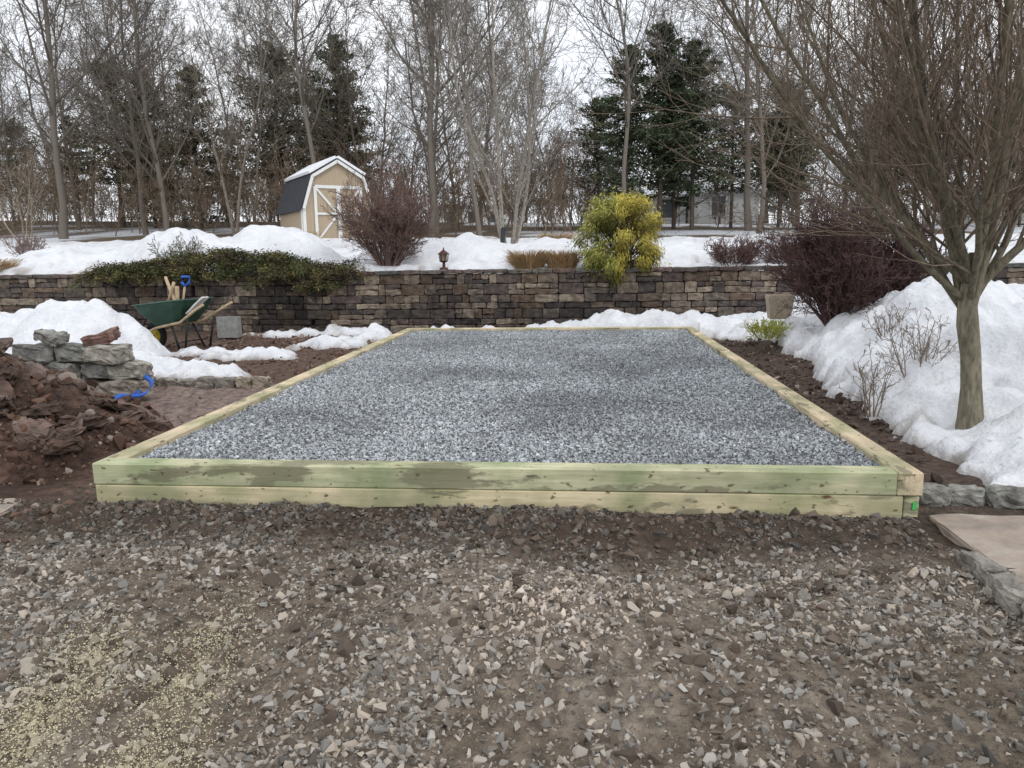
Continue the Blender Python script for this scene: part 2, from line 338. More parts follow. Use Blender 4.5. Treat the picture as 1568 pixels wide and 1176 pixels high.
box_obj("lumber_tag",(.022,.004,.045),(1.93,PY0+.018,.075),M_tag,frame,(0,0,0),0)
box_obj("corner_block",(.085,.1,.125),(PX1-.045,PY0+.075,.066),W_green,frame,(0,0,0),.004)
rg=R_(77)
n=98000; x=rg.uniform(PX0+T,PX1-T,n); y=PY0+T+(PY1-PY0-2*T)*rg.random(n)**1.2
z=.238+.018*fbm(x,y,201,.5,4)+rg.normal(0,.004,n)
sz=np.clip(rg.lognormal(math.log(.027),.28,n),.012,.05)
base=rg.uniform(.26,.56,n)*(1+.42*fbm(x,y,205,.8,5)); base=np.where(rg.random(n)<.06,base*1.3,base); base=np.where(rg.random(n)<.15,base*.5,base)
tint=rg.uniform(0,1,n)[:,None]; c=base[:,None]*(np.array([.90,.98,1.05])*(1-tint)+np.array([.98,1.0,1.01])*tint)
V,F,C=scatter(np.stack([x,y,z],1),sz,c,9,tilt=.5,T=HT7)
bx=np.linspace(PX0+T-.01,PX1-T+.01,60);by=np.linspace(PY0+T-.01,PY1-T+.01,90);BX,BY=np.meshgrid(bx,by,indexing='ij')
BZ=.229+.018*fbm(BX,BY,201,.5,4); I=np.arange(BX.size).reshape(BX.shape)
BF=np.concatenate([np.stack([I[:-1,:-1],I[1:,:-1],I[1:,1:]],-1).reshape(-1,3),np.stack([I[:-1,:-1],I[1:,1:],I[:-1,1:]],-1).reshape(-1,3)])
V,F,C=joinm([(V,F,C),(np.stack([BX,BY,BZ],-1).reshape(-1,3),BF,np.full((BX.size,3),.17))])
obj_np("gravel_bed",V,F,M_stone,C)
# ------------------------------------------------------------ foreground gravel
def zone_tone(x,y): return ((.5+.5*sstep(3.95,3.4,y))*(1-.25*(sstep(.5,1.4,x)*sstep(3.2,2.5,y))))[:,None]  # stones darker in the moist dirt by the board and at lower right
def dust(x,y):
    a=np.exp(-((x-(-1.30-.18*(y-1.8)))/.14)**2)*sstep(3.3,2.4,y)+np.exp(-((x-(-1.75-.2*(y-1.8)))/.16)**2)*sstep(3.0,2.2,y)
    return np.clip(a*(.65+1.0*fbm(x,y,401,.25,4)),0,1)
n=98000; x=rg.uniform(-5.0,4.0,n); y=1.0+3.28*rg.random(n)
den=.40+1.1*sstep(-.3,.25,fbm(x,y,221,.6,4)); den*=1-.6*sstep(3.5,3.95,y+.3*fbm(x,y,223,.5,3)); den*=1-.3*sstep(.7,1.5,x)*sstep(3.3,2.6,y)
den=np.where((x>1.93)&(y>2.6),0.0,den); den=np.where((x<-3.45)&(y>3.75),.15,den)
k=rg.random(n)<den; x=x[k];y=y[k]; n=len(x)
sz=np.clip(rg.lognormal(math.log(.025),.5,n),.009,.075)
z=ghz(x,y)+sz*.09*rg.uniform(-1.0,1.7,n)
b=rg.uniform(.17,.44,n); b=np.where(rg.random(n)<.25,b*.55,b); t=rg.random(n)[:,None]; c=b[:,None]*(np.array([1.14,.97,.79])*(1-t)+np.array([1.05,1.0,.92])*t)
c*=zone_tone(x,y)
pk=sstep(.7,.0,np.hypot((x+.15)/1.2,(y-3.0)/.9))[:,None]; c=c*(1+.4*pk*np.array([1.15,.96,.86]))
dm=(dust(x,y)*.55)[:,None]; c=c*(1-dm)+np.array([.54,.47,.30])*dm
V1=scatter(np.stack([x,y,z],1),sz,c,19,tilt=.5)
n=80000; x=rg.uniform(-4.0,3.0,n); y=1.2+3.05*rg.random(n); k=rg.random(n)<.6+.6*fbm(x,y,225,.6,3); k&=~((x>1.93)&(y>2.6)); x=x[k];y=y[k];n=len(x)
sz=rg.uniform(.006,.016,n); c=rg.uniform(.08,.35,n)[:,None]*np.array([1.13,.97,.80])*zone_tone(x,y)
dm=(dust(x,y)*.6)[:,None]; c=c*(1-dm)+np.array([.56,.49,.31])*dm
HT5=hull_templates(8,5,15)
V2=scatter(np.stack([x,y,ghz(x,y)+.001],1),sz,c,20,T=HT5)
n=4600; x=rg.uniform(-4.0,2.6,n); y=1.4+2.82*rg.random(n)**.6; k=rg.random(n)<.3+.7*fbm(x,y,227,.7,3)+.6*sstep(3.6,4,y); k&=~((x>1.85)&(y>2.6)); x=x[k];y=y[k];n=len(x)
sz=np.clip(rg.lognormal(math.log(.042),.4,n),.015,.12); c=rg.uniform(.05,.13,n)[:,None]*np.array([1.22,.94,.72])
V3=scatter(np.stack([x,y,ghz(x,y)],1),sz,c,22,tilt=.5,T=HTB)
V,F,C=joinm([V1,V2,V3]); obj_np("crushed_stone_driveway",V,F,M_stone,C)
def clods(name,n,xr,yr,s0,c,seed,msk=None,sig=.6,mx=.2):
    rg=R_(seed); x=rg.uniform(*xr,n);y=rg.uniform(*yr,n)
    k=rg.random(n)<.5+.9*fbm(x,y,seed+1,.7,3)
    if msk is not None: k&=msk(x,y)
    x=x[k];y=y[k];n=len(x); s=np.clip(rg.lognormal(math.log(s0),sig,n),.008,mx)
    cc=np.array(c)*rg.uniform(.5,1.5,(n,1)); g=rg.random(n)<.12; cc[g]=np.array([.26,.215,.18])*rg.uniform(.6,1.3,(g.sum(),1))
    V,F,C=scatter(np.stack([x,y,ghz(x,y)+s*.12],1),s,cc,seed+3,tilt=.6,T=HTB); return obj_np(name,V,F,M_stone,C)
nopath=lambda x,y:~((x>-5.6)&(y>6.3)&(y<9.0))|(R_(3).random(len(x))<.12)
clods("soil_clods",15000,(-7.5,-3.12),(3.6,15.0),.028,(.12,.072,.053),301,nopath,.55,.14)
clods("soil_clods",6000,(1.99,3.6),(4.7,14.6),.03,(.09,.062,.05),311)
clods("soil_clods",4500,(-6.5,4.5),(13.15,15.0),.05,(.15,.10,.08),321,None,.6,.25)
clods("dirt_pile_lumps",5600,(-7.9,-3.3),(4.1,7.3),.042,(.10,.058,.042),331,lambda x,y:np.hypot((x+6.0)/2.5,(y-5.8)/1.72)<1.0,.65,.22)
rs=R_(340); sp=[]
for i in range(22):
    x=rs.uniform(-5.7,-3.7);y=rs.uniform(4.5,6.4); z=float(ghz(x,y)); c=(.17,.12,.10) if rs.random()<.6 else (.10,.066,.052)
    sp.append((x,y,z+.005,rs.uniform(.15,.5),rs.uniform(.12,.3),rs.uniform(.04,.1),rs.uniform(0,3),rs.normal(0,.2),rs.normal(0,.2),c))
V,F,C=blocks(sp,5,3,.03,.02); obj_np("rock_slabs",V,F,M_block,C)
rg=R_(400); n=110000; x=rg.uniform(-2.4,-.9,n); y=rg.uniform(1.5,3.3,n)
k=rg.random(n)<dust(x,y)*.8; x=x[k];y=y[k];n=len(x)
s=rg.uniform(.003,.009,n); C0=np.stack([x,y,ghz(x,y)+rg.uniform(.003,.026,n)],1)
V,F=leaves(C0,rg.normal(size=(n,3))*np.array([1,1,.3]),s,s*.7,402)
obj_np("sawdust",V,F,M_leaf,np.repeat(np.array([.62,.56,.38])*rg.uniform(.75,1.2,(n,1)),4,axis=0))
# ------------------------------------------------------------ retaining wall
rg=R_(500); sp=[]; H=1.26; heights=[.16,.12,.20,.12,.16,.22,.20]; hs=np.array(heights)*(H-.08)/sum(heights); z0s=np.concatenate([[0],np.cumsum(hs)[:-1]])
pal=[(.15,.125,.105),(.19,.15,.115),(.11,.09,.08),(.24,.195,.155),(.085,.072,.066),(.16,.115,.085),(.32,.26,.20),(.13,.10,.09)]
def block_tone(px,z): 
    return float(.82+.6*fbm(px,z*2,505,1.3,3))*(.55 if -6.9<px<-5.2 else 1)  # stain noise, plus one left stretch of blocks set darker
def wallseg(xa,ya,xb,yb):
    L=math.hypot(xb-xa,yb-ya); ang=math.atan2(yb-ya,xb-xa)
    def put(m,z,w,h):
        px=xa+math.cos(ang)*m;py=ya+math.sin(ang)*m; c=np.array(pal[rg.integers(len(pal))])*max(.35,block_tone(px,z)); b=.10+rg.normal(0,.006)-(1.2-z)*.03
        sp.append((px-math.sin(ang)*b,py+math.cos(ang)*b,z+h/2,w-.008,.2,h-.007,ang,0,0,tuple(c)))
    for r in range(7):
        s=-rg.uniform(0,.2); 
        while s<L:
            w=rg.choice([.16,.24,.32,.42,.5])+rg.uniform(-.015,.015); m=s+w/2
            if m>L: break
            if hs[r]>.18 and rg.random()<.35:
                k=rg.uniform(.4,.6); put(m,z0s[r],w,hs[r]*k); 
                if w>.3 and rg.random()<.6: put(m-w/4,z0s[r]+hs[r]*k,w/2,hs[r]*(1-k)); put(m+w/4,z0s[r]+hs[r]*k,w/2,hs[r]*(1-k))
                else: put(m,z0s[r]+hs[r]*k,w,hs[r]*(1-k))
            else: put(m,z0s[r],w,hs[r])
            s+=w
    s=0
    while s<L:
        w=rg.uniform(.38,.5); m=s+w/2; px=xa+math.cos(ang)*m;py=ya+math.sin(ang)*m; q=block_tone(px,9)
        sp.append((px-math.sin(ang)*.13,py+math.cos(ang)*.13,H-.04+rg.normal(0,.004),w-.008,.34,.078,ang+rg.normal(0,.012),0,0,((.15+rg.uniform(-.03,.05))*q,.125*q,.11*q))); s+=w
wallseg(-26,15.35,-8.0,15.35); wallseg(-8.0,15.35,-5.4,15.0); wallseg(-5.4,15.0,20,15.0)
V,F,C=blocks(sp,3,7,.009,.018)
bk=[]
for xa,ya,xb,yb in [(-26,15.35,-8,15.35),(-8,15.35,-5.4,15.0),(-5.4,15,20,15)]:
    L=math.hypot(xb-xa,yb-ya); ang=math.atan2(yb-ya,xb-xa)
    bk.append(((xa+xb)/2-math.sin(ang)*.2,(ya+yb)/2+math.cos(ang)*.2,.58,L,.2,1.16,ang,0,0,(.03,.028,.025)))
b=blocks(bk,2,1,0,.01)
V,F,C=joinm([(V,F,C),b]); obj_np("retaining_wall",V,F,M_block,C)
# ------------------------------------------------------------ stones
sp=[]; rs=R_(520); gcols=[(.26,.26,.235),(.35,.33,.29),(.2,.195,.18),(.28,.245,.21)]
rowsS=[[-6.8,-6.35,-5.9,-5.45,-5.0],[-6.7,-6.2,-5.75,-5.3,-4.98],[-6.0,-5.55,-5.15]]
for r,xs in enumerate(rowsS):
    for x0 in xs:
        sp.append((x0-.06+rs.normal(0,.02),7.85+rs.normal(0,.06),.12+r*.2,rs.uniform(.36,.46),rs.uniform(.24,.32),.19,rs.normal(0,.12),rs.normal(0,.04),rs.normal(0,.05),gcols[rs.integers(4)]))
sp.append((-5.3,7.85,.12+3*.2-.03,.34,.2,.12,.3,.1,-.25,(.20,.12,.10)))
sp.append((-5.85,7.8,.12+3*.2-.02,.36,.2,.12,-.3,.1,.12,(.27,.265,.24)))
V,F,C=blocks(sp,5,8,.018,.03); obj_np("stone_block_stack",V,F,M_block,C)
sp=[]; x0=-5.35
while x0<-3.85:
    w=rs.uniform(.2,.28); sp.append((x0+w/2,8.62+rs.normal(0,.02)+.03*(x0+5),.04+rs.normal(0,.008),w-.02,.14,.14,rs.normal(0,.08),rs.normal(0,.06),rs.normal(0,.04),(.25,.225,.20) if x0<-4.3 else (.33,.28,.22))); x0+=w
V,F,C=blocks(sp,5,9,.012,.03); obj_np("cobble_edging",V,F,M_block,C)
sp=[]; x0=2.02
while x0<5.5:
    w=rs.uniform(.2,.27); sp.append((x0+w/2,4.58+rs.normal(0,.012),.04+rs.normal(0,.005),w-.018,.13,.13,rs.normal(0,.06),rs.normal(0,.04),rs.normal(0,.03),(.25,.245,.22))); x0+=w
V,F,C=blocks(sp,5,10,.012,.03); obj_np("cobble_edging",V,F,M_block,C)
sp=[]; y0=2.3
while y0<3.5:
    w=rs.uniform(.22,.3); sp.append((1.93-.02+rs.normal(0,.01),y0+w/2,.015,.12,w-.014,.12,rs.normal(0,.05),0,rs.normal(0,.04),(.27,.25,.22))); y0+=w
V,F,C=blocks(sp,5,11,.012,.025); obj_np("cobble_edging",V,F,M_block,C)
M_flag=nmat("flagstone",(.22,.20,.175),(.44,.41,.36),4.5,.85,.5,40,bdist=.01,c3=(.37,.30,.245),detail=10,lo=.3,hi=.7)
fp=empty("flagstone_path"); 
for i,(cx,cy,sx,sy) in enumerate([(2.5,3.92,.98,.75),(3.55,3.9,1.08,.8),(2.45,3.0,.85,1.05),(3.5,3.0,1.2,.96)]):
    V,F,C=blocks([(cx,cy,-.005,sx,sy,.08,rs.normal(0,.01),0,0,(1,1,1))],8,12+i,.007,.014); obj_np("slab_%d"%i,V,F,M_flag,None,False,fp)
V,F,C=blocks([(-4.05,3.9,.01,1.2,.55,.09,.1,0,0,(1,1,1)),(-5.2,3.75,.01,.9,.6,.09,.1,0,0,(1,1,1))],8,18,.008,.012); obj_np("flagstone_slab",V,F,M_flag)
M_conc=nmat("concrete",(.24,.24,.235),(.36,.36,.35),10,.9,.4,80,bdist=.006)
bm=bmesh.new()
def addbox(bm,c,s):
    r=bmesh.ops.create_cube(bm,size=1)
    for v in r['verts']: v.co=Vector((v.co.x*s[0]+c[0],v.co.y*s[1]+c[1],v.co.z*s[2]+c[2]))
for c,s in [((0,-.09,0),(.4,.03,.4)),((0,.09,0),(.4,.03,.4)),((-.185,0,0),(.03,.15,.4)),((.185,0,0),(.03,.15,.4)),((0,0,0),(.03,.15,.4))]: addbox(bm,c,s)
me=bpy.data.meshes.new("concrete_block"); bm.to_mesh(me); bm.free(); me.materials.append(M_conc)
o=link(bpy.data.objects.new("concrete_block",me)); o.location=(-6.75,13.9,.24); o.rotation_euler=(0,0,.1)
M_pot=simple("planter_tan",(.45,.37,.29),.85)
bm=bmesh.new()
bmesh.ops.create_cone(bm,cap_ends=False,segments=4,radius1=.22,radius2=.28,depth=.34)
bmesh.ops.create_cone(bm,cap_ends=False,segments=4,radius1=.28,radius2=.28,depth=.05,matrix=Matrix.Translation((0,0,.19)))
bmesh.ops.create_cone(bm,cap_ends=True,segments=4,radius1=.25,radius2=.25,depth=.01,matrix=Matrix.Translation((0,0,.15)))
me=bpy.data.meshes.new("planter_pot"); bm.to_mesh(me); bm.free(); me.materials.append(M_pot)
o=link(bpy.data.objects.new("planter_pot",me)); o.location=(3.28,12.6,.62); o.rotation_euler=(0,0,.7); md=o.modifiers.new("s","SOLIDIFY"); md.thickness=.02
M_galv=simple("galvanised",(.5,.5,.5),.4,.7)
tube_obj("marker_stake",[(1.93,12.2,.0),(1.93,12.2,.42)],.014,M_galv)
M_blue=simple("blue_strap",(.03,.12,.5),.5)
t=np.linspace(0,1,24); pp=np.stack([-4.70+.13*np.sin(t*5),7.62-.35*t,.30-.22*t**.6+.03*np.sin(t*9)],1)
wv=np.stack([.02*np.cos(t*3),.012*np.sin(t*4),.018*np.ones_like(t)],1)
V=np.concatenate([pp-wv,pp+wv]); F=[[i,i+1,24+i+1,24+i] for i in range(23)]
pp2=pp+np.array([-.16,.02,-.0]); pp2[:,2]=.10+.03*np.sin(t*7); V2=np.concatenate([pp2-wv,pp2+wv])
V=np.concatenate([V,V2]); F=F+[[a+48 for a in f] for f in F]
o=obj_np("blue_strap",V,F,M_blue,None,True); md=o.modifiers.new("s","SOLIDIFY"); md.thickness=.005
# ------------------------------------------------------------ wheelbarrow
wb=empty("wheelbarrow",(-6.95,12.35,.0)); wb.rotation_euler=(0,0,math.radians(-14)); wb.scale=(1.18,1.18,1.18)
M_wbg=simple("green_tray",(.018,.06,.04),.5,0,.3,6,spec=.4); M_blk=simple("black_steel",(.02,.02,.02),.5); M_rub=simple("rubber",(.02,.02,.02),.9); M_yel=simple("yellow_rim",(.5,.35,.03),.5)
M_hw=simple("handle_wood",(.50,.38,.24),.7,0,.25)
bm=bmesh.new()
top=[(-.56,-.22,.66),(-.40,-.34,.67),(.30,-.36,.74),(.44,-.30,.75),(.44,.30,.75),(.30,.36,.74),(-.40,.34,.67),(-.56,.22,.66)]
bot=[(-.26,-.14,.36),(-.20,-.19,.36),(.16,-.21,.40),(.22,-.17,.40),(.22,.17,.40),(.16,.21,.40),(-.20,.19,.36),(-.26,.14,.36)]
mid=[tuple((a*.62+b*.38)*1.0 for a,b in zip(t_,b_)) for t_,b_ in zip(top,bot)]
mid=[(m[0]*1.04,m[1]*1.05,m[2]) for m in mid]
rings=[[bm.verts.new(p) for p in ring] for ring in (bot,mid,top)]
rings.append([bm.verts.new((p[0]*1.04,p[1]*1.05,p[2]-.012)) for p in top])
bm.faces.new(rings[0][::-1])
for a,b in zip(rings[:-1],rings[1:]):
    for i in range(8): bm.faces.new([a[i],a[(i+1)%8],b[(i+1)%8],b[i]])
me=bpy.data.meshes.new("tray"); bm.to_mesh(me); bm.free(); me.materials.append(M_wbg)
o=link(bpy.data.objects.new("tray",me),wb); md=o.modifiers.new("s","SOLIDIFY"); md.thickness=.006; 
for sgn in (-1,1):
    tube_obj("handle_%s"%('a' if sgn<0 else 'b'),[(-.62,sgn*.06,.20),(-.2,sgn*.17,.33),(.3,sgn*.24,.42),(.62,sgn*.29,.60),(.78,sgn*.30,.68)],.02,M_hw,wb)
    tube_obj("leg_%s"%('a' if sgn<0 else 'b'),[(.10,sgn*.21,.40),(.26,sgn*.25,.02),(.36,sgn*.25,.02),(.46,sgn*.27,.48)],.015,M_blk,wb)
    tube_obj("wheel_brace_%s"%('a' if sgn<0 else 'b'),[(-.66,sgn*.06,.19),(-.42,sgn*.12,.48)],.012,M_blk,wb)
tube_obj("leg_crossbar",[(.30,-.25,.14),(.30,.25,.14)],.01,M_blk,wb)
bpy.ops.mesh.primitive_torus_add(major_radius=.15,minor_radius=.045,major_segments=28,minor_segments=10); o=bpy.context.object; o.name="tyre"; o.data.materials.append(M_rub)
o.parent=wb;o.location=(-.40,0,.195);o.rotation_euler=(math.pi/2,0,0)
tube_obj("rim",[(-.40,-.03,.195),(-.40,.03,.195)],.105,M_yel,wb,20)
tube_obj("axle",[(-.40,-.09,.195),(-.40,.09,.195)],.012,M_blk,wb)
tube_obj("tool_shaft_a",[(.15,-.05,.45),(-.12,.0,1.06)],.022,M_hw,wb)
tube_obj("tool_shaft_b",[(-.25,.05,.48),(.12,-.1,.98)],.022,M_hw,wb)
tube_obj("tool_shaft_c",[(-.05,.1,.45),(-.02,.1,.92)],.03,M_hw,wb)
tube_obj("shovel_shaft",[(.05,.05,.45),(.22,.0,.93)],.016,M_hw,wb)
tube_obj("shovel_grip",[(.22,0,.92),(.17,0,.98),(.18,0,1.06),(.31,0,1.06),(.31,0,.98),(.24,0,.93)],.02,M_blue,wb)
V,F,C=blocks([(.5,-.1,.66,.36,.18,.03,.2,0,-.7,(1,1,1))],5,2,.003,.01); obj_np("shovel_blade",V,F,simple("pale_plastic",(.6,.6,.58),.5),None,True,wb)
# ------------------------------------------------------------ lantern
ln=empty("garden_lantern",(-2.73,15.17,1.262)); M_rust=simple("lantern_rust",(.09,.045,.035),.6,.3)
M_gls=simple("lantern_glass",(.25,.2,.15),.15,0,.2,5,spec=.6)
def cone(name,r1,r2,d,z,mat,seg=6,parent=ln):
    bm=bmesh.new(); bmesh.ops.create_cone(bm,cap_ends=True,segments=seg,radius1=r1,radius2=r2,depth=d)
    me=bpy.data.meshes.new(name); bm.to_mesh(me); bm.free(); me.materials.append(mat); o=bpy.data.objects.new(name,me); o.location=(0,0,z); return link(o,parent)
cone("base",.10,.08,.05,.025,M_rust); cone("stem",.035,.03,.10,.1,M_rust); cone("tray",.06,.10,.03,.165,M_rust); cone("glass",.075,.09,.13,.245,M_gls); cone("roof",.14,.02,.09,.355,M_rust); cone("finial",.018,.01,.05,.425,M_rust)
for i in range(6):
    a=i*math.pi/3; tube_obj("bar_%d"%i,[(.08*math.cos(a),.08*math.sin(a),.18),(.097*math.cos(a),.097*math.sin(a),.31)],.008,M_rust,ln,5)
# ------------------------------------------------------------ shed
SX=-8.62
sh=empty("storage_shed",(SX,26.9,float(ghz(SX,26.9))-.03)); sh.rotation_euler=(0,0,math.radians(36)); sh.scale=(1.05,1.05,1.02)
M_tan=nmat("shed_siding",(.42,.33,.23),(.48,.39,.28),3,.7,.25,6,stretch=(8,8,.3)); M_wht=simple("white_trim",(.78,.78,.76),.6,0,.05); M_shg=simple("shingle",(.05,.052,.06),.9,0,.4,20)
M_snr=nmat("roof_snow",(.82,.84,.88),(.9,.91,.93),3,.8,.3,10)
w=1.25;D=3.0;prof=[(-w,0),(-w,1.2),(-w*.72,2.3),(0,2.85),(w*.72,2.3),(w,1.2),(w,0)]
bm=bmesh.new(); f=[bm.verts.new((a,0,b)) for a,b in prof]; k=[bm.verts.new((a,D,b)) for a,b in prof]
bm.faces.new(f); bm.faces.new(k[::-1])
for i in range(6): bm.faces.new([f[i],k[i],k[i+1],f[i+1]])
me=bpy.data.meshes.new("walls"); bm.to_mesh(me); bm.free(); me.materials.append(M_tan); link(bpy.data.objects.new("walls",me),sh)
def slab_between(name,a,b,y0,y1,th,mat,off=.01):
    a=Vector((a[0],a[1]));b=Vector((b[0],b[1])); d=(b-a).normalized(); n=Vector((-d.y,d.x)); 
    if n.y<0: n=-n
    P=[a+n*off,b+n*off,b+n*(off+th),a+n*(off+th)]
    bm=bmesh.new(); f=[bm.verts.new((p.x,y0,p.y)) for p in P]; k=[bm.verts.new((p.x,y1,p.y)) for p in P]
    bm.faces.new(f);bm.faces.new(k[::-1])
    for i in range(4): bm.faces.new([f[i],k[i],k[(i+1)%4],f[(i+1)%4]])
    bmesh.ops.recalc_face_normals(bm,faces=bm.faces[:])
    me=bpy.data.meshes.new(name); bm.to_mesh(me); bm.free(); me.materials.append(mat); return link(bpy.data.objects.new(name,me),sh)
slab_between("roof_left_lower",(-w-.09,1.1),(-w*.72,2.3),-.12,D+.12,.05,M_shg); slab_between("roof_left_upper",(-w*.74,2.3),(0,2.86),-.12,D+.12,.05,M_shg)
slab_between("roof_right_upper",(w*.74,2.3),(0,2.86),-.12,D+.12,.05,M_shg); slab_between("roof_right_lower",(w+.09,1.1),(w*.72,2.3),-.12,D+.12,.05,M_shg)
slab_between("roof_snow_left",(-w*.74,2.32),(.02,2.88),-.10,D+.1,.09,M_snr,.065); slab_between("roof_snow_right",(w*.74,2.32),(-.02,2.88),-.10,D+.1,.09,M_snr,.065)
for i,(a,b) in enumerate([((-w,1.2),(-w*.72,2.3)),((-w*.72,2.3),(0,2.85)),((0,2.85),(w*.72,2.3)),((w*.72,2.3),(w,1.2))]): slab_between("rake_%d"%i,a,b,-.14,-.121,.10,M_wht,-.07)
def trim(name,x0,z0,x1,z1,wd,y=-.03):
    L=math.hypot(x1-x0,z1-z0); a=math.atan2(z1-z0,x1-x0)
    box_obj(name,(L,.03,wd),((x0+x1)/2,y,(z0+z1)/2),M_wht,sh,(0,-a,0),0)
trim("corner_l",-w+.05,0,-w+.05,1.2,.1);trim("corner_r",w-.05,0,w-.05,1.2,.1)
trim("door_top",-.80,1.95,.80,1.95,.11,-.032);trim("door_l",-.80,.1,-.80,1.95,.1,-.035);trim("door_r",.80,.1,.80,1.95,.1,-.035);trim("door_c",0,.1,0,1.9,.13,-.04)
for s in (-1,1):
    trim("brace_a%d"%s,s*.1,1.1,s*.75,1.88,.07,-.028); trim("brace_b%d"%s,s*.1,.95,s*.75,.15,.07,-.028); trim("rail%d"%s,s*.05,1.03,s*.77,1.03,.08,-.034); trim("bot%d"%s,s*.05,.15,s*.77,.15,.08,-.034)
box_obj("side_corner",(.03,.1,1.15),(-w-.015,.06,.6),M_wht,sh,(0,0,0),0)
# ------------------------------------------------------------ distant houses
M_sid=simple("pale_siding",(.62,.63,.62),.8,0,.08); M_win=simple("window_glass",(.06,.07,.08),.15,0,.2,spec=.6)
def house(x,y,w,d,h,rh,rot):
    hs=empty("house",(x,y,float(ghz(x,y)))); hs.rotation_euler=(0,0,rot)
    bm=bmesh.new()
    v=[bm.verts.new((sx*w/2,sy*d/2,z)) for z in (0,h) for sx,sy in ((-1,-1),(1,-1),(1,1),(-1,1))]
    r=[bm.verts.new((-w/2,0,h+rh)),bm.verts.new((w/2,0,h+rh))]
    for i in range(4): bm.faces.new([v[i],v[(i+1)%4],v[4+(i+1)%4],v[4+i]])
    bm.faces.new([v[5],v[6],r[1]]); bm.faces.new([v[7],v[4],r[0]])
    me=bpy.data.meshes.new("walls"); bm.to_mesh(me); bm.free(); me.materials.append(M_sid); link(bpy.data.objects.new("walls",me),hs)
    bm=bmesh.new(); e=.3; q=[bm.verts.new(p) for p in [(-w/2-e,-d/2-e,h-.1),(w/2+e,-d/2-e,h-.1),(w/2+e,0,h+rh+.06),(-w/2-e,0,h+rh+.06),(w/2+e,d/2+e,h-.1),(-w/2-e,d/2+e,h-.1)]]
    bm.faces.new([q[0],q[1],q[2],q[3]]); bm.faces.new([q[3],q[2],q[4],q[5]])
    me=bpy.data.meshes.new("snowy_roof"); bm.to_mesh(me); bm.free(); me.materials.append(M_snr); o=link(bpy.data.objects.new("snowy_roof",me),hs); md=o.modifiers.new("s","SOLIDIFY"); md.thickness=.2; md.offset=1
    for i in range(int(w//2.2)):
        wx=-w/2+1.2+i*2.2; box_obj("window_frame_%d"%i,(1.0,.06,1.3),(wx,-d/2-.03,h*.55),M_wht,hs,bev=0); box_obj("window_%d"%i,(.8,.06,1.1),(wx,-d/2-.05,h*.55),M_win,hs,bev=0)
house(8.6,48,3.6,4,1.9,1.2,.1); house(5.4,50,2.4,4,1.7,.8,.0); house(25,47,6.5,6,2.0,1.6,-.3); house(-10,80,9,6,2.6,1.8,.1)
# ------------------------------------------------------------ vegetation
def tree_np(seed,h,r,lowcrown=.25,col=(.13,.11,.09),lean=.05,minr=.006,kids=(10,6,5,3),upr=.08,ang=.75):
    c=np.array(col)
    lv=[dict(seg=10,wander=.07,up=.03,taper=.2,sides=6,kids=kids[0],t0=lowcrown,ang=ang,ratio=.42,fall=.45,rr=.5,col=c,flare=1.3,lr=.02),
        dict(seg=5,wander=.15,up=upr,taper=.25,sides=4,kids=kids[1],t0=.12,ang=.65,ratio=.5,col=c*.95,minr=minr,lr=.012),
        dict(seg=3,wander=.2,up=upr,taper=.3,sides=3,kids=kids[2],t0=.1,ang=.65,ratio=.6,col=c*.95,minr=minr,lr=.008),
        dict(seg=2,wander=.22,up=.04,taper=.4,sides=3,kids=kids[3],t0=.1,ang=.6,ratio=.65,col=c,minr=minr,lr=.008),
        dict(seg=1,wander=.2,up=.04,taper=.5,sides=3,col=c*1.1,minr=minr*.8)]
    rg=R_(seed); return grow([(0,0,-.2)],[(rg.normal(0,lean),rg.normal(0,lean),1)],[h],[r],lv,seed)
TM=[]
for i,(h,r,lc,c) in enumerate([(13,.12,.14,(.19,.165,.14)),(15,.14,.2,(.17,.148,.125)),(12,.10,.18,(.21,.18,.15)),(10,.08,.1,(.19,.16,.132)),(14,.11,.28,(.18,.158,.135)),(9,.07,.06,(.17,.142,.12))]):
    V,F,C=tree_np(700+i,h,r,lc,c,minr=.0075,kids=(24,8,6,3)); TM.append(mesh_np("bare_tree_mesh_%d"%i,V,F,M_twig,C,True))
def shrub_np(seed,h,spread,n,r,col,minr,kids=(6,4,3),up=.05,rnd=False):
    rg=R_(seed); a=rg.random(n)*6.28; s=rg.random(n)**.6*spread
    P=np.stack([np.cos(a)*s*.15,np.sin(a)*s*.15,np.full(n,-.08)],1); D=np.stack([np.cos(a)*s,np.sin(a)*s,np.ones(n)],1); c=np.array(col)
    lv=[dict(seg=5,wander=.12,up=up,taper=.4,sides=4,kids=kids[0],t0=.15,ang=.5,ratio=.5,fall=.4,col=c,minr=minr),
        dict(seg=4,wander=.18,up=.06,sides=3,kids=kids[1],t0=.1,ang=.55,ratio=.55,col=c,minr=minr),
        dict(seg=3,wander=.2,up=.04,sides=3,kids=kids[2],t0=.1,ang=.6,ratio=.6,col=c*1.1,minr=minr),
        dict(seg=2,wander=.2,up=.03,sides=3,col=c*1.2,minr=minr)]
    hh=h*rg.uniform(.8,1.05,n)*.85
    if rnd: hh*=1-.25*(s/spread)**2
    return grow(P,D,hh,np.full(n,r),lv,seed)
